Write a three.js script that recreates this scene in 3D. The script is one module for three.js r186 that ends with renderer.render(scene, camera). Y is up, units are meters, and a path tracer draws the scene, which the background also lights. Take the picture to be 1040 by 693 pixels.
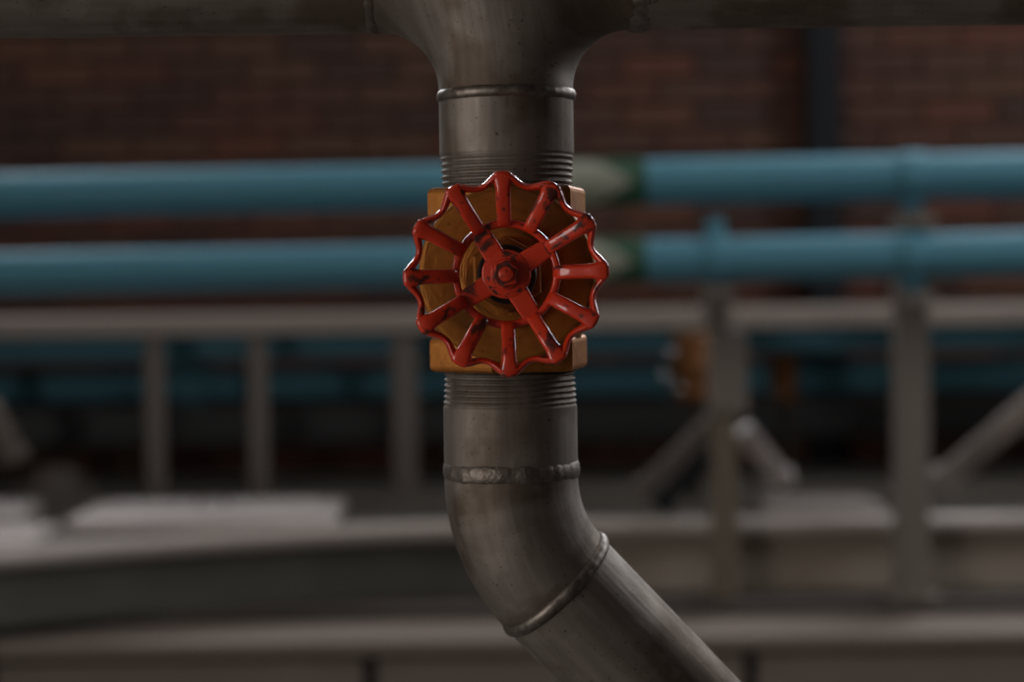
import * as THREE from 'three';
import { RoundedBoxGeometry } from 'three/addons/geometries/RoundedBoxGeometry.js';
import { MarchingCubes } from 'three/addons/objects/MarchingCubes.js';
import { mergeGeometries } from 'three/addons/utils/BufferGeometryUtils.js';
import { RectAreaLightUniformsLib } from 'three/addons/lights/RectAreaLightUniformsLib.js';

RectAreaLightUniformsLib.init();
const scene = new THREE.Scene();

// ---------------------------------------------------------------- camera
const FPX = 2000, W = 1040, H = 693, EYE = 1.55, PIPE_D = 0.887;
const camera = new THREE.PerspectiveCamera(2 * Math.atan(H / 2 / FPX) * 180 / Math.PI, W / H, 0.05, 60);
camera.position.set(0, EYE, PIPE_D);
const PITCH = -Math.atan((H / 2 - 285) / FPX), ROLL = -0.78 * Math.PI / 180;
camera.rotation.set(PITCH, 0, ROLL, 'YXZ');
camera.focus = 0.83;
camera.userData.fStop = 6.0;
camera.updateMatrixWorld(true);
scene.add(camera);

// ---------------------------------------------------------------- renderer, exposure
const renderer = new THREE.WebGLRenderer({ antialias: true });
renderer.toneMapping = THREE.LinearToneMapping;
renderer.toneMappingExposure = 1.0;
renderer.shadowMap.enabled = true;
scene.background = new THREE.Color(0x0b0c0e);

// hall dimensions (metres)
const HALL = { x0: -3.8, x1: 3.8, zBack: PIPE_D - 6.3, zFront: 4.4, top: 5.0 };
// daylit frosted windows: the glowing panes stand in the walls, one area light just in front of each
const GLASS_FRONT = 3.9, GLASS_BACK = 23.0, GLASS_SIDE = 4.8, GLASS_ROOF = 1.7;
const DAY = new THREE.Color(1.0, 0.95, 0.9);
const COOL = new THREE.Color(0.93, 0.96, 1.0);
function areaLight(w, h, color, intensity, pos, look) {
  const l = new THREE.RectAreaLight(color, intensity, w, h);
  l.position.set(...pos); l.lookAt(...look); scene.add(l); return l;
}
const WIN = {
  left: { z: 2.7, y: 1.5, w: 2.5, h: 2.4 },
  right: { z: -2.7, y: 3.45, w: 2.2, h: 2.0 },
  back: [{ x: -2.3, y: 3.9, w: 1.7, h: 0.7 }, { x: 2.3, y: 3.9, w: 1.7, h: 0.7 }],
  roof: { x: 0.2, z: -1.6, w: 4.2, d: 0.9 },
};
areaLight(WIN.left.w, WIN.left.h, DAY, GLASS_FRONT, [HALL.x0 + 0.03, WIN.left.y, WIN.left.z], [10, WIN.left.y, WIN.left.z]);
areaLight(WIN.right.w, WIN.right.h, COOL, GLASS_SIDE, [HALL.x1 - 0.03, WIN.right.y, WIN.right.z], [-10, WIN.right.y, WIN.right.z]);
for (const b of WIN.back) areaLight(b.w, b.h, COOL, GLASS_BACK, [b.x, b.y, HALL.zBack + 0.08], [b.x, b.y, 20]);
areaLight(WIN.roof.w, WIN.roof.d, DAY, GLASS_ROOF, [WIN.roof.x, HALL.top - 0.03, WIN.roof.z], [WIN.roof.x, -10, WIN.roof.z]);

// ---------------------------------------------------------------- helpers
let seed = 20240611;
const rnd = () => { seed = (seed * 1664525 + 1013904223) >>> 0; return seed / 4294967296; };
const rr = (a, b) => a + (b - a) * rnd();
// a pixel of the photograph at a chosen distance along the view (metres)
function at(px, py, D) {
  const v = new THREE.Vector3((px - W / 2) / FPX, -(py - H / 2) / FPX, -1).transformDirection(camera.matrixWorld);
  const z = PIPE_D - D;
  return new THREE.Vector3().copy(camera.position).addScaledVector(v, (z - PIPE_D) / v.z);
}
const yAt = (py, D) => at(520, py, D).y;
const used = {};
function numbered(name) { const n = used[name] = (used[name] ?? -1) + 1; return n ? name + '_' + String(n).padStart(3, '0') : name; }
function shadow(m) { m.castShadow = m.receiveShadow = true; return m; }
function part(name, geo, mat, parent, label) {
  const m = shadow(new THREE.Mesh(geo, mat)); m.name = name; parent.add(m);
  if (label) m.userData.label = label; return m;
}
function thing(name, label, category, pos = [0, 0, 0], group) {
  const g = new THREE.Group(); g.name = numbered(name); g.position.set(...pos); scene.add(g);
  g.userData = { label, category }; if (group) g.userData.group = group; return g;
}
function struct(name, label, category) {
  const g = new THREE.Group(); g.name = name; scene.add(g);
  g.userData = { label, category, kind: 'structure' }; return g;
}
function box(w, h, d, x = 0, y = 0, z = 0) { const g = new THREE.BoxGeometry(w, h, d); g.translate(x, y, z); return g; }
function rbox(w, h, d, r, x = 0, y = 0, z = 0) { const g = new RoundedBoxGeometry(w, h, d, 2, r); g.translate(x, y, z); return g; }
function cyl(r, len, axis = 'y', seg = 40, r2 = r) {
  const g = new THREE.CylinderGeometry(r2, r, len, seg); if (axis === 'x') g.rotateZ(-Math.PI / 2); if (axis === 'z') g.rotateX(Math.PI / 2); return g;
}
function lathe(pts, seg = 96, axis = 'y') {   // pts: [radius, height]
  const g = new THREE.LatheGeometry(pts.map(p => new THREE.Vector2(p[0], p[1])), seg);
  if (axis === 'z') g.rotateX(Math.PI / 2);
  return g;
}
// value noise
const PERM = new Uint8Array(512); { const p = [...Array(256).keys()]; for (let i = 255; i > 0; i--) { const j = Math.floor(rnd() * (i + 1)); [p[i], p[j]] = [p[j], p[i]]; } for (let i = 0; i < 512; i++) PERM[i] = p[i & 255]; }
function vnoise(x, y, period) {
  const xi = Math.floor(x), yi = Math.floor(y), xf = x - xi, yf = y - yi, s = t => t * t * (3 - 2 * t);
  const h = (a, b) => PERM[(PERM[((a % period) + period) % period & 255] + (((b % period) + period) % period)) & 255] / 255;
  const u = s(xf), v = s(yf);
  return (h(xi, yi) * (1 - u) + h(xi + 1, yi) * u) * (1 - v) + (h(xi, yi + 1) * (1 - u) + h(xi + 1, yi + 1) * u) * v;
}
function fbm(x, y, period, oct = 4) { let a = 0.5, s = 0, t = 0; for (let o = 0; o < oct; o++) { s += a * vnoise(x + o * 17.3, y + o * 9.1, period); t += a; x *= 2; y *= 2; period *= 2; a *= 0.5; } return s / t; }
function tex(size, fn, srgb, rep = [1, 1]) {
  const d = new Uint8Array(size * size * 4);
  for (let j = 0; j < size; j++) for (let i = 0; i < size; i++) {
    const c = fn(i / size, j / size), k = (j * size + i) * 4;
    d[k] = Math.max(0, Math.min(255, c[0] * 255)); d[k + 1] = Math.max(0, Math.min(255, c[1] * 255)); d[k + 2] = Math.max(0, Math.min(255, c[2] * 255)); d[k + 3] = 255;
  }
  const t = new THREE.DataTexture(d, size, size, THREE.RGBAFormat);
  t.wrapS = t.wrapT = THREE.RepeatWrapping; t.magFilter = THREE.LinearFilter; t.minFilter = THREE.LinearFilter;
  t.repeat.set(...rep); if (srgb) t.colorSpace = THREE.SRGBColorSpace; t.needsUpdate = true; return t;
}
const mix = (a, b, t) => a.map((v, i) => v + (b[i] - v) * t);
const sstep = (a, b, x) => { const t = Math.max(0, Math.min(1, (x - a) / (b - a))); return t * t * (3 - 2 * t); };

// ---------------------------------------------------------------- materials
// brushed, stained steel of the pipework: long streaks, brown blotches, tiny pits
const steelMap = tex(512, (u, v) => {
  const streak = fbm(u * 48, v * 4, 48, 3), blot = fbm(u * 6 + 3, v * 6, 6, 5), pit = vnoise(u * 180, v * 180, 180);
  let c = mix([0.45, 0.415, 0.385], [0.55, 0.515, 0.485], streak);
  c = mix(c, [0.33, 0.275, 0.23], 0.6 * sstep(0.46, 0.72, blot)); c = mix(c, [0.62, 0.59, 0.56], 0.28 * sstep(0.58, 0.78, fbm(u * 14 + 4, v * 14 + 2, 14, 5)));
  if (pit > 0.955) c = mix(c, [0.16, 0.12, 0.1], 0.7);
  return c;
}, true);
const steelRough = tex(512, (u, v) => { const r = 0.46 + 0.28 * fbm(u * 8, v * 8, 8, 5) + 0.10 * fbm(u * 64, v * 5, 64, 2); return [r, r, r]; });
const steelBump = tex(512, (u, v) => { const b = 0.6 * fbm(u * 24, v * 24, 24, 4) + 0.4 * fbm(u * 96, v * 6, 96, 2); return [b, b, b]; });
const steel = new THREE.MeshStandardMaterial({ map: steelMap, roughnessMap: steelRough, metalness: 0.92, roughness: 1, bumpMap: steelBump, bumpScale: 0.00022 });
// brass valve body: sand-cast, dull, freckled
const brassMap = tex(512, (u, v) => {
  const b = fbm(u * 10, v * 10, 10, 5), s = vnoise(u * 150, v * 150, 150);
  let c = mix([0.55, 0.33, 0.12], [0.66, 0.42, 0.17], b);
  c = mix(c, [0.36, 0.22, 0.10], 0.6 * sstep(0.55, 0.75, fbm(u * 5 + 9, v * 5, 5, 4)));
  if (s > 0.93) c = mix(c, [0.28, 0.17, 0.08], 0.6);
  return c;
}, true);
const castBump = tex(256, (u, v) => { const b = fbm(u * 32, v * 32, 32, 4); return [b, b, b]; });
const weldMap = tex(256, (u, v) => { const b = fbm(u * 16, v * 16, 16, 4); return mix([0.36, 0.325, 0.30], [0.54, 0.51, 0.48], b); }, true);
const weldMat = new THREE.MeshStandardMaterial({ map: weldMap, metalness: 0.9, roughness: 0.55, bumpMap: castBump, bumpScale: 0.00025 });
const smoothWeld = new THREE.MeshStandardMaterial({ map: weldMap, metalness: 0.9, roughness: 0.5 });
const brass = new THREE.MeshStandardMaterial({ map: brassMap, metalness: 0.7, roughness: 0.5, bumpMap: castBump, bumpScale: 0.0004 });
// red enamel, chipped and grimed
const redMap = tex(512, (u, v) => {
  const b = fbm(u * 7, v * 7, 7, 4), g = fbm(u * 12 + 5, v * 12, 12, 5), f = fbm(u * 40, v * 40, 40, 3);
  let c = mix([0.70, 0.145, 0.025], [0.80, 0.20, 0.04], b);
  c = mix(c, [0.16, 0.06, 0.05], 0.8 * sstep(0.60, 0.70, g * 0.7 + f * 0.3));
  return c;
}, true);
const redPaint = new THREE.MeshPhysicalMaterial({ map: redMap, roughness: 0.55, specularIntensity: 0.6, clearcoat: 0.8, clearcoatRoughness: 0.1, bumpMap: castBump, bumpScale: 0.00018 });
const darkSteel = new THREE.MeshStandardMaterial({ color: 0x3a342f, metalness: 0.8, roughness: 0.5 });

const mottled = (a, b, n = 6) => tex(128, (u, v) => mix(a, b, fbm(u * n, v * n, n, 4)), true);
const bluePlastic = new THREE.MeshPhysicalMaterial({ map: mottled([0.29, 0.485, 0.555], [0.33, 0.53, 0.60], 4), roughness: 0.62, specularIntensity: 0.5 });
const greySteel = new THREE.MeshStandardMaterial({ map: mottled([0.44, 0.41, 0.38], [0.50, 0.46, 0.43]), roughness: 0.55, metalness: 0.2 });
const paleSteel = new THREE.MeshStandardMaterial({ map: mottled([0.62, 0.58, 0.56], [0.70, 0.66, 0.63]), roughness: 0.45, metalness: 0.35 });
const brownSteel = new THREE.MeshStandardMaterial({ map: mottled([0.38, 0.34, 0.29], [0.44, 0.39, 0.33]), roughness: 0.6, metalness: 0.1 });
const railPaint = new THREE.MeshStandardMaterial({ map: mottled([0.50, 0.455, 0.425], [0.57, 0.52, 0.485]), roughness: 0.6 });
const postGrey = new THREE.MeshStandardMaterial({ map: mottled([0.33, 0.30, 0.28], [0.39, 0.355, 0.33]), roughness: 0.6 });
const coverPale = new THREE.MeshStandardMaterial({ map: mottled([0.74, 0.70, 0.69], [0.84, 0.80, 0.78]), roughness: 0.35, metalness: 0.1 });
const agedBrass = new THREE.MeshStandardMaterial({ map: mottled([0.36, 0.22, 0.08], [0.46, 0.28, 0.10]), roughness: 0.6, metalness: 0.4 });
const chrome = new THREE.MeshStandardMaterial({ color: 0xc8c8c8, roughness: 0.15, metalness: 1 });
const vatPaint = new THREE.MeshStandardMaterial({ map: mottled([0.25, 0.245, 0.225], [0.32, 0.315, 0.29]), roughness: 0.5 });
const tankPaint = new THREE.MeshStandardMaterial({ map: mottled([0.56, 0.51, 0.46], [0.62, 0.57, 0.515]), roughness: 0.6 });
const plinthPaint = new THREE.MeshStandardMaterial({ map: mottled([0.43, 0.38, 0.345], [0.48, 0.43, 0.395]), roughness: 0.65 });
const deckGrey = new THREE.MeshStandardMaterial({ map: mottled([0.40, 0.375, 0.35], [0.47, 0.445, 0.415]), roughness: 0.5, metalness: 0.2 });
const beamGrey = new THREE.MeshStandardMaterial({ color: 0x47484a, roughness: 0.55 });
const sillBrown = new THREE.MeshStandardMaterial({ map: mottled([0.22, 0.19, 0.17], [0.29, 0.25, 0.22]), roughness: 0.7 });
const nearBlack = new THREE.MeshStandardMaterial({ color: 0x14161b, roughness: 0.95 });
const mortarMat = new THREE.MeshStandardMaterial({ map: mottled([0.30, 0.25, 0.22], [0.38, 0.31, 0.27], 12), roughness: 0.95 });
const concrete = new THREE.MeshStandardMaterial({ map: mottled([0.34, 0.33, 0.31], [0.42, 0.40, 0.38], 16), roughness: 0.9 });
const plaster = new THREE.MeshStandardMaterial({ map: mottled([0.33, 0.30, 0.28], [0.38, 0.35, 0.32], 16), roughness: 0.95 });
const frameMat = new THREE.MeshStandardMaterial({ color: 0x2a2c2e, roughness: 0.6, metalness: 0.3 });
const paneMat = (c, k) => new THREE.MeshStandardMaterial({ color: 0xd8dcdc, emissive: c, emissiveIntensity: k, roughness: 0.7 });

// ---------------------------------------------------------------- the hall
{
  const { x0, x1, zBack, zFront, top } = HALL, T = 0.25, lx = x1 - x0, lz = zFront - zBack, zc = (zFront + zBack) / 2;
  const fl = struct('floor', 'grey concrete floor of the plant hall', 'floor');
  part('slab', box(lx + 2 * T, T, lz + 2 * T, 0, -T / 2, zc), concrete, fl);

  // wall builder: boxes round one rectangular opening; `put` maps wall coordinates (along, up) into the hall
  function openWall(g, along, up, o, put, mat) {
    const [a0, a1] = along, [u0, u1] = up, oa0 = o.a - o.w / 2, oa1 = o.a + o.w / 2, ou0 = o.u - o.h / 2, ou1 = o.u + o.h / 2;
    for (const [p, q, r, s] of [[a0, oa0, u0, u1], [oa1, a1, u0, u1], [oa0, oa1, u0, ou0], [oa0, oa1, ou1, u1]])
      part('wall_section', put(q - p, s - r, (p + q) / 2, (r + s) / 2, T, -T / 2), mat, g);
  }
  function windowIn(name, label, o, nx, ny, put, color, k) {
    const g = struct(name, label, 'window');
    const pm = paneMat(color, k), pw = o.w / nx, ph = o.h / ny, b = 0.03;
    for (let i = 0; i < nx; i++) for (let j = 0; j < ny; j++)
      part('pane', put(pw - 2 * b * 0.6, ph - 2 * b * 0.6, o.a - o.w / 2 + (i + 0.5) * pw, o.u - o.h / 2 + (j + 0.5) * ph, 0.012, -0.05), pm, g);
    for (let i = 0; i <= nx; i++) part('frame_bar', put(b, o.h, o.a - o.w / 2 + i * pw, o.u, 0.04, -0.04), frameMat, g);
    for (let j = 0; j <= ny; j++) part('frame_bar', put(o.w, b, o.a, o.u - o.h / 2 + j * ph, 0.038, -0.04), frameMat, g);
  }
  // put(lengthAlong, heightUp, along, up, depth, offset): offset < 0 goes into the wall
  const putL = (l, h, a, u, d, off) => box(d, h, l, x0 + off, u, a);
  const putR = (l, h, a, u, d, off) => box(d, h, l, x1 - off, u, a);
  const putF = (l, h, a, u, d, off) => box(l, h, d, a, u, zFront - off);
  const putB = (l, h, a, u, d, off) => box(l, h, d, a, u, zBack + off);
  const putC = (l, h, a, u, d, off) => box(l, d, h, a, top - off, u);

  const wl = struct('wall_left', 'plastered side wall with a tall frosted window', 'wall');
  const oL = { a: WIN.left.z, u: WIN.left.y, w: WIN.left.w, h: WIN.left.h };
  openWall(wl, [zBack - T, zFront + T], [0, top], oL, putL, plaster);
  windowIn('window_1', 'tall frosted window in the plastered side wall', oL, 4, 4, putL, DAY, GLASS_FRONT * 0.4);

  const wr = struct('wall_right', 'plastered side wall with a large frosted window', 'wall');
  const oR = { a: WIN.right.z, u: WIN.right.y, w: WIN.right.w, h: WIN.right.h };
  openWall(wr, [zBack - T, zFront + T], [0, top], oR, putR, plaster);
  windowIn('window_2', 'large frosted window in the other side wall', oR, 4, 4, putR, COOL, GLASS_SIDE * 0.4);

  const wf = struct('wall_front', 'plain plastered end wall facing the brick wall', 'wall');
  part('wall_section', putF(lx, top, 0, top / 2, T, -T / 2), plaster, wf);

  const ce = struct('ceiling', 'concrete ceiling with one roof light', 'ceiling');
  const oC = { a: WIN.roof.x, u: WIN.roof.z, w: WIN.roof.w, h: WIN.roof.d };
  openWall(ce, [x0 - T, x1 + T], [zBack - T, zFront + T], oC, putC, plaster);
  windowIn('window_4', 'long frosted roof light in the ceiling', oC, 6, 1, putC, DAY, GLASS_ROOF * 0.4);

  // brick wall: mortar backing, each brick in view a mesh of its own, the rest of the brickwork joined
  const wb = struct('wall_back', 'dark red brick wall behind the pipes', 'wall');
  const oBs = WIN.back.map(b => ({ a: b.x, u: b.y, w: b.w, h: b.h }));
  openWall(wb, [x0, 0], [0, top], oBs[0], putB, mortarMat);
  openWall(wb, [0, x1], [0, top], oBs[1], putB, mortarMat);
  windowIn('window_3', 'frosted window high in the brick wall on the side of the domed cap', oBs[0], 3, 2, putB, COOL, GLASS_BACK * 0.4);
  windowIn('window_5', 'frosted window high in the brick wall on the side of the square post', oBs[1], 3, 2, putB, COOL, GLASS_BACK * 0.4);
  const tones = [[0.341, 0.211, 0.170], [0.328, 0.211, 0.170], [0.368, 0.218, 0.174], [0.321, 0.218, 0.178], [0.294, 0.196, 0.163], [0.341, 0.232, 0.185], [0.268, 0.189, 0.163], [0.368, 0.236, 0.185]];
  const brickMats = tones.map(t => new THREE.MeshStandardMaterial({ map: mottled(t.map(v => v * 0.82), t.map(v => v * 1.12), 8), roughness: 0.92 }));
  const course = 0.078, pitch = 0.238, bw = 0.226, bh = 0.066;
  const bg = box(bw, bh, 0.05), rest = tones.map(() => []);
  const D = 6.3, fx = W / 2 / FPX * D + 0.05, yTop = at(520, 20, D).y, yLow = at(520, 455, D).y;
  for (let r = 0; r * course < top - 0.05; r++) for (let c = -17; c <= 17; c++) {
    const y = (r + 0.5) * course, x = (c + (r % 2) * 0.5) * pitch;
    if (x - bw / 2 < x0 || x + bw / 2 > x1) continue;
    if (oBs.some(o => Math.abs(x - o.a) < o.w / 2 + bw / 2 && Math.abs(y - o.u) < o.h / 2 + bh / 2)) continue;
    const q = rnd(), k = Math.min(7, Math.floor(q * 8)), z = zBack + 0.01 + rr(-0.003, 0.003);
    const g = bg.clone(); g.translate(x, y, z);
    if (Math.abs(x) < fx && y > yLow && y < yTop) { const m = part('brick', bg, brickMats[k], wb); m.position.set(x, y, z); }
    else rest[k].push(g);
  }
  rest.forEach((l, k) => { const m = part('brickwork', mergeGeometries(l), brickMats[k], wb); m.userData.kind = 'stuff'; });
}

// ---------------------------------------------------------------- pipework in front: shared dimensions
const MM = PIPE_D / FPX;                       // one photo pixel at the pipe, in metres
const R = 0.03015;                             // two-inch pipe
const X0 = at(517.3, 346.5, PIPE_D).x;
const Y = py => at(517.3, py, PIPE_D).y;

// weld bead: a ring round the y axis with the ripple of the weld
function bead(r, thick, height, rough, seg = 220) {
  const ring = 14, pos = [], uv = [], idx = [];
  for (let i = 0; i <= seg; i++) {
    const a = i / seg * Math.PI * 2, ii = i % seg;
    const wob = 1 + rough * (vnoise(ii / seg * 24, 3.3, 24) - 0.5) + rough * 0.9 * (vnoise(ii / seg * 70, 8.1, 70) - 0.5);
    const dy = height * rough * 0.22 * (vnoise(ii / seg * 16, 5.7, 16) - 0.5);
    for (let j = 0; j <= ring; j++) {
      const t = -Math.PI / 2 + j / ring * Math.PI, rad = r - 0.0012 + (thick + 0.0012) * Math.cos(t) * wob;
      pos.push(rad * Math.cos(a), height / 2 * Math.sin(t) * (0.9 + 0.1 * wob) + dy, -rad * Math.sin(a)); uv.push(i / seg * 6, j / ring * 0.4);
    }
  }
  for (let i = 0; i < seg; i++) for (let j = 0; j < ring; j++) { const a = i * (ring + 1) + j, b = a + ring + 1; idx.push(a, b, a + 1, b, b + 1, a + 1); }
  const g = new THREE.BufferGeometry(); g.setAttribute('position', new THREE.Float32BufferAttribute(pos, 3)); g.setAttribute('uv', new THREE.Float32BufferAttribute(uv, 2)); g.setIndex(idx); g.computeVertexNormals(); return g;
}
function pipeUV(g) { const p = g.attributes.position, u = g.attributes.uv; for (let i = 0; i < u.count; i++) u.setXY(i, u.getX(i) + 0.13, p.getY(i) * 5.2 + 0.31); return g; }
function tubeShell(r, y0, y1, inner = r - 0.0036) {
  return pipeUV(lathe([[inner, y0], [r, y0], [r, y0 + 0.0001], [r, y1 - 0.0001], [r, y1], [inner, y1]], 128));
}
// threaded nipple: plain barrel with a tapered pipe thread at one end
function nipple(y0, y1, tLen, up) {
  const p = [], n = Math.round(tLen / 0.0027), pt = tLen / n;
  const end = up ? y1 : y0, dir = up ? -1 : 1;
  p.push([R - 0.004, end], [R - 0.0018, end]);
  for (let i = 0; i < n; i++) {
    const k = 1 - i / n, tap = 0.0007 * k;
    for (const [f, d] of [[0.06, 0.0015], [0.22, 0.0015], [0.48, 0.0002], [0.64, 0.0], [0.86, 0.0012]]) p.push([R - tap - d * (0.55 + 0.45 * k), end + dir * (i + f) * pt]);
  }
  const s = end + dir * tLen;
  p.push([R - 0.0005, s + dir * 0.0003], [R, s + dir * 0.0012]);
  const e = up ? y0 : y1; p.push([R, e - dir * 0.0001], [R, e], [R - 0.004, e]);
  return pipeUV(lathe(up ? p.reverse() : p, 128));
}

// ---------------------------------------------------------------- header: tee, two run pipes, branch nipple
{
  const yc = Y(-37), g = thing('header_pipe', 'brushed steel header pipe with a welded tee dropping to the valve', 'pipe', [X0, yc, 0]);
  // tee by a filleted union of two tubes
  const half = 0.0595, res = 96, size = 0.066, fil = 0.026;
  const sd = (x, y, z) => {
    const a = Math.hypot(y, z) - R;
    let b = Math.hypot(x, z) - R; if (y > 0) b = Math.max(b, Math.hypot(x, y, z) - R);
    // round fillet
    const ux = Math.max(fil - a, 0), uy = Math.max(fil - b, 0);
    let d = Math.max(fil, Math.min(a, b)) - Math.hypot(ux, uy);
    return Math.max(d, Math.abs(x) - half, -y - half);
  };
  const mc = new MarchingCubes(res, new THREE.MeshBasicMaterial(), false, false, 400000);
  mc.isolation = 0;
  for (let k = 0; k < res; k++) for (let j = 0; j < res; j++) for (let i = 0; i < res; i++) {
    const f = q => ((q - res / 2) / (res / 2)) * size;
    mc.field[i + j * res + k * res * res] = -sd(f(i), f(j), f(k));
  }
  mc.update();
  const n = mc.count, src = mc.positionArray, pos = new Float32Array(n * 3), nor = new Float32Array(n * 3), uv = new Float32Array(n * 2);
  for (let i = 0; i < n; i++) {
    const p = [src[i * 3] * size, src[i * 3 + 1] * size, src[i * 3 + 2] * size], e = 0.0004;
    const d = [0, 1, 2].map(c => { const q = [...p], w = [...p]; q[c] += e; w[c] -= e; return sd(...q) - sd(...w); }), l = Math.hypot(...d) || 1;
    pos.set(p, i * 3); nor.set(d.map(v => v / l), i * 3); uv.set([p[0] * 6 + p[2] * 4, p[1] * 6], i * 2);
  }
  // keep triangles facing the way their normals point
  for (let t = 0; t + 2 < n; t += 3) {
    const v = k => new THREE.Vector3().fromArray(pos, (t + k) * 3), c = v(1).sub(v(0)).cross(v(2).sub(v(0)));
    if (c.dot(new THREE.Vector3().fromArray(nor, t * 3)) < 0) for (const arr of [[pos, 3], [nor, 3], [uv, 2]]) for (let q = 0; q < arr[1]; q++) { const A = arr[0], s = arr[1], x = A[(t + 1) * s + q]; A[(t + 1) * s + q] = A[(t + 2) * s + q]; A[(t + 2) * s + q] = x; }
  }
  const tg = new THREE.BufferGeometry(); tg.setAttribute('position', new THREE.BufferAttribute(pos, 3)); tg.setAttribute('normal', new THREE.BufferAttribute(nor, 3)); tg.setAttribute('uv', new THREE.BufferAttribute(uv, 2));
  part('tee', tg, steel, g, 'smooth swept tee fitting');
  for (const s of [-1, 1]) {
    const run = tubeShell(R, 0.0585, 1.6); run.rotateZ(s > 0 ? -Math.PI / 2 : Math.PI / 2);
    part('run_pipe', run, steel, g);
    const b = bead(R, s > 0 ? 0.0008 : 0.0005, s > 0 ? 0.010 : 0.006, s > 0 ? 0.7 : 0.3); b.rotateZ(-Math.PI / 2); b.translate(s * 0.0595, 0, 0);
    part('weld_bead', b, weldMat, g);
  }
  const yb = Y(98) - yc, yv = Y(196) - yc;
  part('threaded_nipple', nipple(yv, yb, 0.0165, false), steel, g, 'short steel nipple with a cut pipe thread');
  const b = bead(R, 0.0012, 0.0058, 0.16); b.translate(0, yb, 0); part('weld_bead', b, smoothWeld, g);
}

// ---------------------------------------------------------------- drop: nipple, elbow, slanting pipe
{
  const yt = Y(370), y1 = Y(477), g = thing('elbow_pipe', 'brushed steel pipe bending through a welded elbow under the valve', 'pipe', [X0, y1, 0]);
  part('threaded_nipple', nipple(0, yt - y1, 0.0178, true), steel, g, 'steel nipple with a cut pipe thread');
  const wb = bead(R, 0.0008, 0.0090, 0.3); part('weld_bead', wb, weldMat, g, 'rough rippled weld');
  // elbow: swept along an arc, then a straight pipe
  const ang = 43 * Math.PI / 180, rb = 0.073, yaw = 0.17;
  const dirX = new THREE.Vector3(Math.cos(yaw), 0, -Math.sin(yaw));
  const P = t => new THREE.Vector3(0, -0.003 - rb * Math.sin(t), 0).addScaledVector(dirX, rb * (1 - Math.cos(t)));
  const Tn = t => new THREE.Vector3(0, -Math.cos(t), 0).addScaledVector(dirX, Math.sin(t));
  const Nn = t => new THREE.Vector3(0, Math.sin(t), 0).addScaledVector(dirX, Math.cos(t));
  const Bn = new THREE.Vector3(Math.sin(yaw), 0, Math.cos(yaw));
  const rows = [], seg = 128; rows.push([new THREE.Vector3(0, 0, 0), Nn(0)]);
  for (let i = 0; i <= 40; i++) rows.push([P(ang * i / 40), Nn(ang * i / 40)]);
  const pos = [], uv = [], idx = [];
  rows.forEach(([c, nv], i) => { for (let j = 0; j <= seg; j++) { const a = j / seg * Math.PI * 2; const q = c.clone().addScaledVector(nv, R * Math.cos(a)).addScaledVector(Bn, R * Math.sin(a)); pos.push(q.x, q.y, q.z); uv.push(j / seg * 1.0, i / 41 * 0.5); } });
  for (let i = 0; i < rows.length - 1; i++) for (let j = 0; j < seg; j++) { const a = i * (seg + 1) + j, b = a + seg + 1; idx.push(a, a + 1, b, b, a + 1, b + 1); }
  const eg = new THREE.BufferGeometry(); eg.setAttribute('position', new THREE.Float32BufferAttribute(pos, 3)); eg.setAttribute('uv', new THREE.Float32BufferAttribute(uv, 2)); eg.setIndex(idx); eg.computeVertexNormals();
  part('elbow', eg, steel, g);
  const end = P(ang), q = new THREE.Quaternion().setFromUnitVectors(new THREE.Vector3(0, -1, 0), Tn(ang));
  const w2 = part('weld_bead', bead(R, 0.0016, 0.0066, 0.16), smoothWeld, g); w2.position.copy(end); w2.quaternion.copy(q);
  const sp = part('slanting_pipe', tubeShell(R, -1.0, 0), steel, g); sp.position.copy(end); sp.quaternion.copy(q);
}

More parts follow.
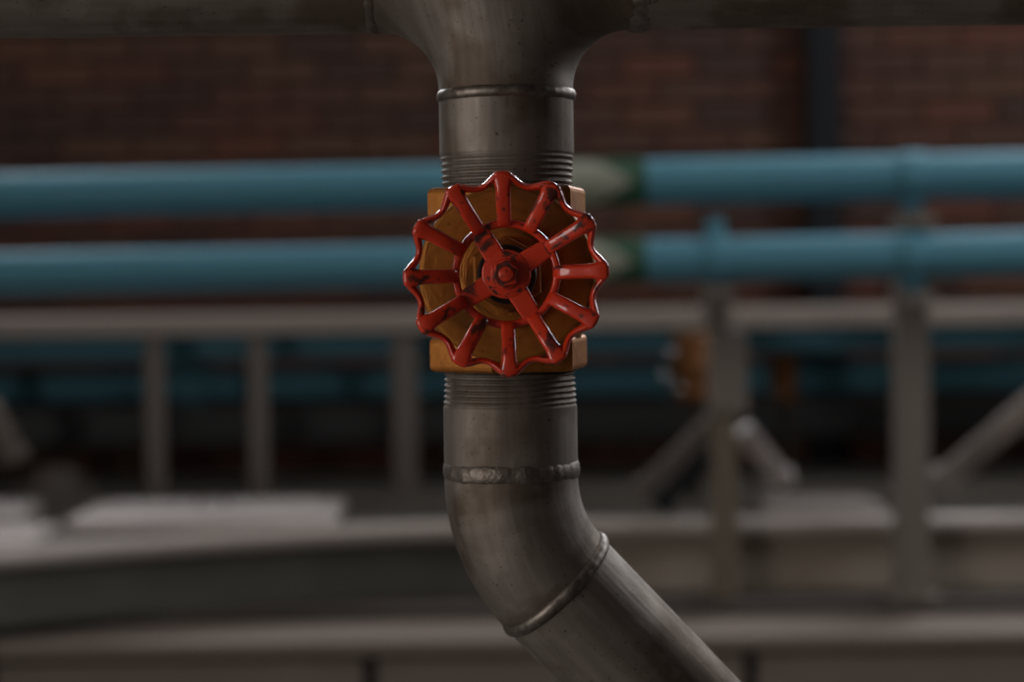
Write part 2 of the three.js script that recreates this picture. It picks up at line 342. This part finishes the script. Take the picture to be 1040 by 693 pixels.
// ---------------------------------------------------------------- the valve
const zW = 0.080, SW = (PIPE_D - zW) / FPX;    // plane of the wheel; metres per photo pixel there
{
  const c = at(514, 278.5, PIPE_D - zW), g = thing('gate_valve', 'brass gate valve with a chipped red scalloped handwheel', 'valve', [X0, c.y, 0]);
  const wx = c.x - X0;
  // hexagonal pipe ends, corners chamfered by intersecting with a cone-ended lathe
  function hexNut(r, y0, y1, turn, hole, cham = 0.0022) {
    const sh = new THREE.Shape(); for (let i = 0; i < 6; i++) { const a = turn + i * Math.PI / 3; sh[i ? 'lineTo' : 'moveTo'](r * Math.cos(a), r * Math.sin(a)); } sh.closePath();
    if (hole) { const h = new THREE.Path(); h.absarc(0, 0, hole, 0, Math.PI * 2, true); sh.holes.push(h); }
    const e = new THREE.ExtrudeGeometry(sh, { depth: y1 - y0 - 2 * cham, bevelEnabled: true, bevelThickness: cham, bevelSize: cham * 0.9, bevelOffset: -cham * 0.9, bevelSegments: 3, curveSegments: 40 });
    e.translate(0, 0, y0 + cham); const u = e.attributes.uv; for (let i = 0; i < u.count; i++) u.setXY(i, u.getX(i) * 8, u.getY(i) * 8);
    return e;                                   // axis along +z
  }
  const hexTurn = (90 - 12) * Math.PI / 180;
  for (const [a, b] of [[Y(224), Y(191)], [Y(376), Y(341)]]) {
    const e = hexNut(0.0372, a - c.y, b - c.y, 0, 0.0285, 0.0026); e.rotateZ(hexTurn); e.rotateX(-Math.PI / 2);
    e.rotateY(0); part('hex_end', e, brass, g, 'hexagonal brass pipe end');
  }
  // body: barrel between the ends, swelling, with the neck that carries the bonnet
  const yA = Y(341) - c.y, yB = Y(224) - c.y;
  part('body', lathe([[0.0285, yA - 0.002], [0.0325, yA - 0.001], [0.034, yA + 0.008], [0.0355, (yA + yB) / 2], [0.034, yB - 0.008], [0.0325, yB + 0.001], [0.0285, yB + 0.002]], 96), brass, g);
  const L = (p, z = 0) => { const q = lathe(p.map(([r, h]) => [r, h]), 120, 'z'); q.translate(wx * 0.6, 0, z); return q; };
  const RF = 0.0383;
  part('flange', L([[0.03, 0.012], [RF - 0.001, 0.0225], [RF, 0.0235], [RF, 0.0355], [RF - 0.0007, 0.0362], [RF - 0.0022, 0.0372], [0.0215, 0.0372], [0.0205, 0.0368], [0, 0.0368]]), brass, g, 'large round brass bonnet flange');
  part('bonnet', L([[0.0235, 0.0372], [0.0235, 0.040], [0.0225, 0.041], [0.0175, 0.0418], [0, 0.0418]]), brass, g);
  const bn = hexNut(0.0165, 0, 0.013, Math.PI / 6 * 0, 0, 0.0012); bn.rotateZ(Math.PI / 6 + 0.02 + Math.PI / 6 * 0); bn.translate(wx * 0.6, 0, 0.0418);
  part('bonnet_hexagon', bn, brass, g);
  part('gland_nut', L([[0, 0.0548], [0.0125, 0.0548], [0.0125, 0.0605], [0.0115, 0.062], [0, 0.062]]), darkSteel, g, 'dark round gland nut');
  part('stem', L([[0, 0.062], [0.0058, 0.062], [0.0058, 0.0695], [0.003, 0.0702], [0.003, 0.076], [0, 0.076]]), darkSteel, g);

  // handwheel
  const wh = new THREE.Group(); wh.name = 'handwheel'; wh.position.set(wx, 0, zW); wh.userData.label = 'red scalloped handwheel with twelve ribs'; g.add(wh);
  const ROT = 1.3 * Math.PI / 180, NODE = 100.5 * SW, VAL = 91 * SW, INR = 52 * SW;
  // loft a rounded section along a path: rows of {p, u (width axis), v (thickness axis), w, t, e (squareness)}
  function loft(rows, closed, ring = 20, cap = true) {
    const pos = [], uv = [], idx = []; let len = 0;
    rows.forEach((r, i) => {
      if (i) len += r.p.distanceTo(rows[i - 1].p);
      for (let j = 0; j <= ring; j++) {
        const a = j / ring * Math.PI * 2, e = r.e ?? 0.6, cs = Math.cos(a), sn = Math.sin(a);
        const x = Math.sign(cs) * Math.abs(cs) ** e * r.w / 2, y = Math.sign(sn) * Math.abs(sn) ** e * r.t / 2;
        const q = r.p.clone().addScaledVector(r.u, x).addScaledVector(r.v, y); pos.push(q.x, q.y, q.z); uv.push(len * 9 + (r.s ?? 0), j / ring * 0.28 + (r.s ?? 0));
      }
    });
    const n = rows.length;
    for (let i = 0; i < n - 1; i++) for (let j = 0; j < ring; j++) { const a = i * (ring + 1) + j, b = a + ring + 1; idx.push(a, a + 1, b, b, a + 1, b + 1); }
    const g = new THREE.BufferGeometry();
    if (!closed && cap) for (const [i, f] of [[0, true], [n - 1, false]]) {
      const k = pos.length / 3, o = i * (ring + 1); pos.push(rows[i].p.x, rows[i].p.y, rows[i].p.z); uv.push(rows[i].s ?? 0, 0.1);
      for (let j = 0; j < ring; j++) f ? idx.push(k, o + j + 1, o + j) : idx.push(k, o + j, o + j + 1);
    }
    g.setAttribute('position', new THREE.Float32BufferAttribute(pos, 3)); g.setAttribute('uv', new THREE.Float32BufferAttribute(uv, 2)); g.setIndex(idx); g.computeVertexNormals();
    if (closed) { const nn = g.attributes.normal, o = (n - 1) * (ring + 1); for (let j = 0; j <= ring; j++) nn.setXYZ(o + j, nn.getX(j), nn.getY(j), nn.getZ(j)); }
    for (let i = 0; i < n; i++) { const nn = g.attributes.normal, a = i * (ring + 1), b = a + ring; const v = new THREE.Vector3(nn.getX(a) + nn.getX(b), nn.getY(a) + nn.getY(b), nn.getZ(a) + nn.getZ(b)).normalize(); nn.setXYZ(a, v.x, v.y, v.z); nn.setXYZ(b, v.x, v.y, v.z); }
    return g;
  }
  const Z = new THREE.Vector3(0, 0, 1), rad = a => new THREE.Vector3(Math.cos(a), Math.sin(a), 0);
  // rim
  {
    const N = 288, rows = [], C = a => { const k = ((1 + Math.cos(12 * (a - ROT))) / 2) ** 1.15; return rad(a).multiplyScalar(VAL + (NODE - VAL) * k).add(new THREE.Vector3(0, 0, -0.0022 * (1 - k))); };
    for (let i = 0; i <= N; i++) {
      const a = i / N * Math.PI * 2, k = ((1 + Math.cos(12 * (a - ROT))) / 2) ** 1.15, p = C(a), tg = C(a + 0.01).sub(C(a - 0.01)).normalize();
      const v = Z.clone().addScaledVector(tg, -Z.dot(tg)).normalize(), u = tg.clone().cross(v).normalize();
      rows.push({ p, u: u.negate(), v: v.negate(), w: 0.0027 + 0.0011 * k, t: 0.0066 + 0.0008 * k, e: 1 });
    }
    part('rim', loft(rows, true, 24), redPaint, wh, 'scalloped red rim');
  }
  // inner ring, set back
  {
    const rows = []; for (let i = 0; i <= 120; i++) { const a = i / 120 * Math.PI * 2; rows.push({ p: rad(a).multiplyScalar(INR).setZ(-0.0088), u: rad(a).negate(), v: Z.clone().negate(), w: 0.0034, t: 0.0046, e: 0.7 }); }
    part('inner_ring', loft(rows, true, 20), redPaint, wh);
  }
  // twelve outer ribs from the inner ring to the rim; four of them go on to the hub as flat arms
  for (let i = 0; i < 12; i++) {
    const a = ROT + i * Math.PI / 6, d = rad(a), u = new THREE.Vector3(-Math.sin(a), Math.cos(a), 0), rows = [];
    const s = (i * 0.37) % 1;
    for (let k = 0; k <= 16; k++) {
      const t = k / 16, r = INR - 0.0012 + (NODE + 0.0014 - INR + 0.0012) * t, z = -0.0068 + 0.0072 * Math.sin(t * Math.PI / 2 * 0.96) + 0.0004 * Math.sin(t * 9 + i);
      const flare = 0.0020 * sstep(0.66, 0.92, t) - 0.0026 * sstep(0.93, 1, t), end = k === 0 ? 0.7 : 1;
      rows.push({ p: d.clone().multiplyScalar(r).setZ(z), u, v: Z, w: (0.0058 + 0.0008 * t + flare) * end, t: (0.0056 + 0.0022 * Math.sin(t * Math.PI * 0.8)) * end, e: 0.62, s });
    }
    part('rib', loft(rows, false, 20), redPaint, wh);
    if (i % 3 === 1) {
      const ar = []; for (let k = 0; k <= 10; k++) { const t = k / 10, r = 0.0055 + (INR + 0.0012 - 0.0055) * t; ar.push({ p: d.clone().multiplyScalar(r).setZ(-0.0088), u, v: Z, w: 0.0094 - 0.0016 * t, t: 0.0046, e: 0.32, s: s + 0.3 }); }
      part('arm', loft(ar, false, 24), redPaint, wh, 'flat red arm joining hub and ring');
    }
  }
  // hub: rounded disc, boss, hexagon nut and stem end, all painted over
  const hub = lathe([[0.0045, -0.0105], [0.0098, -0.0102], [0.0102, -0.0096], [0.0102, -0.0050], [0.0095, -0.0040], [0.0045, -0.0038]], 72, 'z'); hub.translate(0, 0, -0.002); part('hub', hub, redPaint, wh);
  part('washer', lathe([[0.003, -0.0044], [0.0064, -0.0044], [0.0064, -0.0031], [0.0059, -0.0026], [0.003, -0.0026]], 60, 'z').translate(0, 0, -0.002), redPaint, wh);
  const nut = hexNut(0.0058, -0.0028, 0.0012, 0.35, 0.002, 0.0007); nut.translate(0, 0, -0.002); part('wheel_nut', nut, redPaint, wh, 'small red hexagon nut on the hub');
  part('stem_end', lathe([[0.0032, 0.000], [0.0032, 0.0026], [0.0026, 0.0034], [0.0, 0.0036]], 40, 'z').translate(0, 0, -0.002), redPaint, wh);
}

// ---------------------------------------------------------------- blue pipes behind the valve
const HX = 3.6;                                 // half length of long background runs
const markerTex = (() => {
  const cv = document.createElement('canvas'); cv.width = 512; cv.height = 256; const c = cv.getContext('2d');
  c.fillStyle = '#1a4630'; c.fillRect(0, 0, 512, 256);
  c.fillStyle = '#8b8c7e'; for (const y of [64, 192]) { c.beginPath(); c.moveTo(20, y - 44); c.lineTo(330, y - 44); c.lineTo(470, y); c.lineTo(330, y + 44); c.lineTo(20, y + 44); c.closePath(); c.fill(); }
  const t = new THREE.CanvasTexture(cv); t.colorSpace = THREE.SRGBColorSpace; return t;
})();
const markerMat = new THREE.MeshStandardMaterial({ map: markerTex, roughness: 0.5 });
const frontPipes = [[188, 45.5, 'upper light blue plastic pipe with a green flow marker'], [268, 45, 'lower light blue plastic pipe with a green flow marker']].map(([py, dia, label]) => {
  const D = 4.6, p = at(520, py, D), r = dia / 2 / FPX * D, g = thing('blue_pipe', label, 'pipe', [p.x, p.y, p.z], 'light blue pipes across the brick wall');
  g.rotation.set(0, -0.012, 0.0068);
  part('barrel', cyl(r, 2 * HX, 'x', 64), bluePlastic, g);
  const x0 = at(500, py, D).x - p.x, x1 = at(655, py, D).x - p.x, sl = new THREE.CylinderGeometry(r + 0.0015, r + 0.0015, x1 - x0, 64, 1, false);
  sl.rotateZ(Math.PI / 2);
  // u round the pipe, v along: turn the print so that the arrow points along the pipe, one arrow facing the room
  const u = sl.attributes.uv, ps = sl.attributes.position, nn = sl.attributes.normal;
  for (let i = 0; i < u.count; i++) { const ang = Math.atan2(ps.getY(i), ps.getZ(i)); u.setXY(i, (ps.getX(i) + (x1 - x0) / 2) / (x1 - x0), 0.25 + ang / Math.PI * 0.5 * 0.9); }
  sl.translate((x0 + x1) / 2, 0, 0);
  part('flow_marker', sl, markerMat, g, 'green band with a pale arrow');
  for (const px of py < 200 ? [925] : [727, 925]) {
    const xs = at(px, py, D).x - p.x, tall = px === 727, w = tall ? 0.05 : 0.06;
    const strap = lathe([[r + 0.0005, -w / 2], [r + 0.006, -w / 2], [r + 0.006, w / 2], [r + 0.0005, w / 2]], 48); strap.rotateZ(Math.PI / 2); strap.translate(xs, 0, 0);
    part('clamp', strap, bluePlastic, g);
    if (tall) { part('clamp_stud', rbox(0.044, 0.05, 0.03, 0.008, xs, r + 0.02, 0), bluePlastic, g); }
    else part('clamp_stud', rbox(0.05, 0.03, 0.04, 0.006, xs, -r - 0.012, 0), bluePlastic, g);
  }
  return { p, r };
});
for (const [py, D, label] of [[345, 5.55, 'shaded blue pipe partly hidden behind the pale tray edge'], [386.5, 5.9, 'shaded blue pipe running below the pale tray']]) {
  const p = at(520, py, D), r = 17 / FPX * D, g = thing('blue_wall_pipe', label, 'pipe', [p.x, p.y, p.z]);
  part('barrel', cyl(r, 2 * HX, 'x', 48), bluePlastic, g);
  for (let i = -2; i <= 2; i++) { const s = cyl(r + 0.012, 0.09, 'x', 48); s.translate(i * 1.45 + 0.5, 0, 0); part('coupling', s, bluePlastic, g); }
}
{ // heavy dark beam under the blue pipes
  const D = 6.08, y0 = yAt(446, D), y1 = yAt(410, D), g = thing('dark_beam', 'dark grey steel channel along the foot of the brick wall', 'beam', [0, (y0 + y1) / 2, PIPE_D - D]);
  part('web', box(2 * HX, y1 - y0 - 0.02, 0.03, 0, 0, -0.03), beamGrey, g);
  for (const s of [-1, 1]) part('channel_lip', box(2 * HX, 0.012, 0.10, 0, s * ((y1 - y0) / 2 - 0.006), 0), beamGrey, g);
}
{ // dark downpipe on the brick wall
  const D = 6.215, x = at(836, 120, D).x, g = thing('downpipe', 'dark square downpipe running up the brick wall', 'pipe', [x, 0, PIPE_D - D]);
  part('shaft', rbox(0.105, 3.2, 0.09, 0.01, 0, 1.65, 0), nearBlack, g);
  for (const y of [0.7, 1.55, 3.0]) part('wall_bracket', rbox(0.15, 0.05, 0.11, 0.004, 0, y, -0.012), nearBlack, g);
  part('shoe', rbox(0.125, 0.12, 0.11, 0.01, 0, 0.06, 0), nearBlack, g);
}

// ---------------------------------------------------------------- plinth, vat, tank
const LEDGE_Y = 0.775, COPING_Y = 0.745;
{
  const z0 = PIPE_D - 4.43, z1 = PIPE_D - 6.1, g = thing('plinth', 'low grey panelled plinth carrying the vat and the posts', 'plinth', [0, 0, 0]);
  part('core', box(2 * HX, COPING_Y - 0.04, z0 - z1 - 0.02, 0, (COPING_Y - 0.04) / 2, (z0 + z1) / 2 - 0.01), nearBlack, g);
  part('coping', rbox(2 * HX, 0.04, z0 - z1 + 0.02, 0.012, 0, COPING_Y - 0.02, (z0 + z1) / 2 + 0.01), plinthPaint, g);
  const zs = PIPE_D - 4.65; part('sill', rbox(2 * HX, LEDGE_Y - COPING_Y, zs - z1, 0.006, 0, (LEDGE_Y + COPING_Y) / 2, (zs + z1) / 2), sillBrown, g, 'dark brown sill');
  const xj = at(376, 670, 4.43).x, pw = 0.86;
  for (let i = -5; i <= 4; i++) { const a = Math.max(-HX, xj + i * pw), b = Math.min(HX, xj + (i + 1) * pw); if (b - a > 0.1) part('panel', rbox(b - a - 0.03, COPING_Y - 0.045, 0.02, 0.004, (a + b) / 2, (COPING_Y - 0.045) / 2, z0 - 0.002), plinthPaint, g); }
}
const RIM_Y = EYE - (541 - 285) * 4.8 / FPX;
function rimPlan(px) { return 4.83 - 0.38 * Math.max(0, (470 - px) / 470) ** 1.5; }     // distance of the rim's front edge
function curvedPlate(pxA, pxB, n, y0, y1, thick, inset = 0, back = null) {                  // vertical or flat plate following the rim's plan
  const sh = new THREE.Shape(), f = [];
  for (let i = 0; i <= n; i++) { const px = pxA + (pxB - pxA) * i / n, D = rimPlan(px) + inset; f.push([(px - 520) / FPX * D, PIPE_D - D]); }
  f.forEach(([x, z], i) => sh[i ? 'lineTo' : 'moveTo'](x, -z));
  if (back === null) [...f].reverse().forEach(([x, z]) => sh.lineTo(x, -z + thick));
  else { sh.lineTo(f[n][0], -(PIPE_D - back)); sh.lineTo(f[0][0], -(PIPE_D - back)); }
  sh.closePath();
  const g = new THREE.ExtrudeGeometry(sh, { depth: y1 - y0, bevelEnabled: false }); g.rotateX(-Math.PI / 2); g.translate(0, y0, 0);
  const u = g.attributes.uv; for (let i = 0; i < u.count; i++) u.setXY(i, u.getX(i) * 1.5, u.getY(i) * 1.5); return g;
}
function rimTube(pxA, pxB, n, r, y) {
  const pts = []; for (let i = 0; i <= n; i++) { const px = pxA + (pxB - pxA) * i / n, D = rimPlan(px); pts.push(new THREE.Vector3((px - 520) / FPX * D, y, PIPE_D - D)); }
  return new THREE.TubeGeometry(new THREE.CatmullRomCurve3(pts), n * 2, r, 16);
}
{
  const v = thing('curved_vat', 'dark vat with a curved wall and a pale rolled rim', 'vat');
  part('wall_plate', curvedPlate(-560, 540, 40, LEDGE_Y, RIM_Y, 0.03, 0.02), vatPaint, v);
  part('top_plate', curvedPlate(-560, 540, 40, RIM_Y - 0.012, RIM_Y, 0, 0.02, 6.04), deckGrey, v);
  part('rolled_rim', rimTube(-560, 540, 40, 0.026, RIM_Y), paleSteel, v, 'pale rolled rim');
  part('raised_deck', box(3.0, 0.035, 0.74, -1.46, RIM_Y + 0.0175, PIPE_D - 5.67), deckGrey, v);
  const t = thing('panel_tank', 'beige panelled tank with a straight pale rim', 'tank');
  const xs = [545, 925, 1300, 1660];
  for (let i = 0; i < xs.length - 1; i++) part('side_panel', curvedPlate(xs[i] + 3, xs[i + 1] - 3, 2, LEDGE_Y, RIM_Y, 0.03, 0.02), tankPaint, t);
  part('lining', curvedPlate(545, 1660, 2, LEDGE_Y, RIM_Y - 0.01, 0.02, 0.06), nearBlack, t);
  part('top_plate', curvedPlate(545, 1660, 2, RIM_Y - 0.012, RIM_Y, 0, 0.02, 6.04), deckGrey, t);
  part('rolled_rim', rimTube(545, 1660, 4, 0.026, RIM_Y), paleSteel, t, 'pale rolled rim');
  part('raised_deck', box(3.0, 0.035, 0.74, 1.56, RIM_Y + 0.0175, PIPE_D - 5.67), deckGrey, t);
}
// hatch covers lying on the vat and the tank
function cover(pxA, pxB, DA, DB, y, h, label, mat, handle = true) {
  const xa = at(pxA, 500, (DA + DB) / 2).x, xb = at(pxB, 500, (DA + DB) / 2).x, g = thing('hatch_cover', label, 'cover', [(xa + xb) / 2, y, PIPE_D - (DA + DB) / 2]);
  part('plate', rbox(xb - xa, h, DB - DA, h * 0.35, 0, h / 2, 0), mat, g);
  part('raised_panel', rbox((xb - xa) * 0.8, 0.008, (DB - DA) * 0.6, 0.003, 0, h + 0.003, 0), mat, g);
  if (handle) part('handle', new THREE.TorusGeometry(0.035, 0.006, 8, 20, Math.PI).translate(0, h + 0.006, 0), darkSteel, g);
  return g;
}
cover(85, 345, 4.84, 5.26, RIM_Y, 0.042, 'long pale hatch cover on the dark curved vat', coverPale);
cover(-95, 44, 4.62, 4.95, RIM_Y, 0.02, 'pale flat hatch cover at the curved vat rim', coverPale, false);
cover(-60, 32, 5.02, 5.28, RIM_Y, 0.045, 'small pale hatch cover behind the flat cover on the vat', coverPale, false);
cover(770, 890, 5.0, 5.25, RIM_Y, 0.03, 'beige hatch cover on the panelled tank beside the square post', paleSteel, false);
{ // domed cap
  const D = 5.55, p = at(56, 470, D), g = thing('domed_cap', 'rounded grey cap standing on the vat deck', 'cap', [p.x, RIM_Y + 0.035, p.z]);
  part('dome', lathe([[0.105, 0], [0.108, 0.02], [0.10, 0.05], [0.075, 0.08], [0.035, 0.097], [0, 0.10]].map(([a, b]) => [a * 0.8, b * 0.8]).reverse(), 40), postGrey, g);
  part('collar', lathe([[0.10, 0], [0.125, 0], [0.125, 0.014], [0.10, 0.014]], 40), greySteel, g);
}

// ---------------------------------------------------------------- posts, rail, stands
{
  const D = 4.71, p = at(925, 450, D), g = thing('support_post', 'square grey steel post carrying the light blue pipes', 'post', [p.x, LEDGE_Y, p.z]);
  const top = frontPipes[0].p.y - LEDGE_Y - frontPipes[0].r - 0.03;
  part('shaft', rbox(0.076, top, 0.08, 0.006, 0, top / 2, 0), greySteel, g);
  part('base_plate', rbox(0.13, 0.012, 0.09, 0.004, 0, 0.006, 0.005), greySteel, g);
  for (const q of frontPipes) part('bracket_arm', rbox(0.06, 0.028, 0.13, 0.004, 0, q.p.y - q.r - 0.045 - LEDGE_Y, 0.095), greySteel, g);
}
{
  const D = 4.72, p = at(735, 450, D), g = thing('pipe_stand', 'grey pipe stand with spread struts beside brass valves', 'stand', [p.x, LEDGE_Y, p.z]);
  const top = frontPipes[1].p.y - LEDGE_Y - frontPipes[1].r - 0.01, yk = EYE - (420 - 285) * D / FPX - LEDGE_Y;
  part('shaft', rbox(0.062, yk, 0.06, 0.008, 0, yk / 2, 0), brownSteel, g);
  part('sleeve', rbox(0.09, 0.2, 0.08, 0.012, 0.01, yk + 0.09, 0), greySteel, g);
  part('saddle', rbox(0.06, top - yk - 0.19, 0.06, 0.008, -0.015, (top + yk + 0.19) / 2, 0), greySteel, g);
  part('saddle_arm', rbox(0.06, 0.025, 0.16, 0.005, -0.015, top - 0.012, 0.07), greySteel, g);
}
function strut(pxA, pyA, DA, pxB, pyB, DB, w, t, mat, name, label, group) {
  const a = at(pxA, pyA, DA), b = at(pxB, pyB, DB), l = a.distanceTo(b), g = thing(name, label, 'strut', [b.x, b.y, b.z], group);
  g.quaternion.setFromUnitVectors(new THREE.Vector3(0, 1, 0), a.clone().sub(b).normalize());
  part('bar', rbox(w, l, t, 0.006, 0, l / 2, 0), mat, g);
  part('foot', rbox(w * 1.3, 0.03, t * 1.3, 0.006, 0, 0.012, 0), mat, g);
}
strut(730, 424, 4.85, 652, 500, 5.0, 0.05, 0.03, greySteel, 'brace_strut', 'pale slanting strut leaning onto the pipe stand above a dark strut');
strut(742, 436, 4.8, 670, 514, 4.88, 0.045, 0.03, nearBlack, 'brace_strut', 'dark slanting strut below the pipe stand');
strut(754, 436, 4.9, 796, 490, 5.02, 0.05, 0.03, coverPale, 'brace_strut', 'pale slanting strut between the pipe stand and the beige cover');
strut(1062, 398, 4.95, 955, 490, 5.1, 0.06, 0.03, paleSteel, 'brace_strut', 'long pale slanting strut beside the square post');
strut(-14, 410, 5.2, 16, 466, 5.3, 0.06, 0.03, greySteel, 'brace_strut', 'pale slanting strut beside the domed cap');
{ // pale rail with its posts
  const D = 5.35, y0 = yAt(337, D), y1 = yAt(317, D), zr = PIPE_D - D, yb = RIM_Y + 0.035, g = thing('cable_tray', 'long pale tray on short posts between the vat and the brick wall', 'tray', [0, yb, zr]);
  part('tray_floor', box(2 * HX, 0.012, 0.62, 0, y1 - yb - 0.006, -0.33), railPaint, g);
  part('front_edge', rbox(2 * HX, y1 - y0, 0.05, 0.008, 0, (y0 + y1) / 2 - yb, 0), railPaint, g);
  for (const [px, w] of [[-330, 24], [-200, 24], [-75, 24], [157, 19], [262, 19], [411, 25], [1130, 24], [1300, 24]]) {
    const x = at(px, 420, D).x, ww = w / FPX * D; part('tray_post', rbox(ww, y0 - yb - 0.002, 0.04, 0.006, x, (y0 - yb) / 2 + 0.001, -0.012), postGrey, g);
    part('foot_plate', rbox(ww * 1.5, 0.01, 0.08, 0.003, x, 0.006, -0.012), postGrey, g);
  }
}
// brass valves on small standpipes beside the stand
for (const [px, py, D, s, label] of [[703, 372, 5.15, 1.25, 'small brass valve with a bright lever beside the pipe stand'], [797, 384, 5.55, 0.95, 'small dull brass valve behind the pale slanting strut']]) {
  const p = at(px, py, D), yb = RIM_Y + 0.035, h = p.y - yb, g = thing('brass_valve', label, 'valve', [p.x, yb, p.z]);
  part('standpipe', cyl(0.016 * s, h, 'y', 24).translate(0, h / 2, 0), darkSteel, g);
  part('body', lathe([[0.02, -0.07], [0.036, -0.07], [0.036, -0.045], [0.028, -0.04], [0.04, -0.015], [0.042, 0.01], [0.03, 0.04], [0.036, 0.045], [0.036, 0.07], [0.02, 0.07]].map(([a, b]) => [a * s, b * s]), 32).translate(0, h, 0), agedBrass, g);
  part('lever', rbox(0.012 * s, 0.12 * s, 0.008, 0.003, -0.045 * s, h, 0.02), darkSteel, g, 'dark metal lever');
  part('lever_boss', cyl(0.014 * s, 0.05 * s, 'x', 20).translate(-0.028 * s, h, 0.012), darkSteel, g);
  for (const [a, b] of [[-0.045, 0.03], [-0.06, -0.02], [-0.03, -0.045]]) part('cap_nut', new THREE.SphereGeometry(0.009 * s, 16, 12).translate(a * s, h + b * s, 0.03), chrome, g);
}

renderer.render(scene, camera);
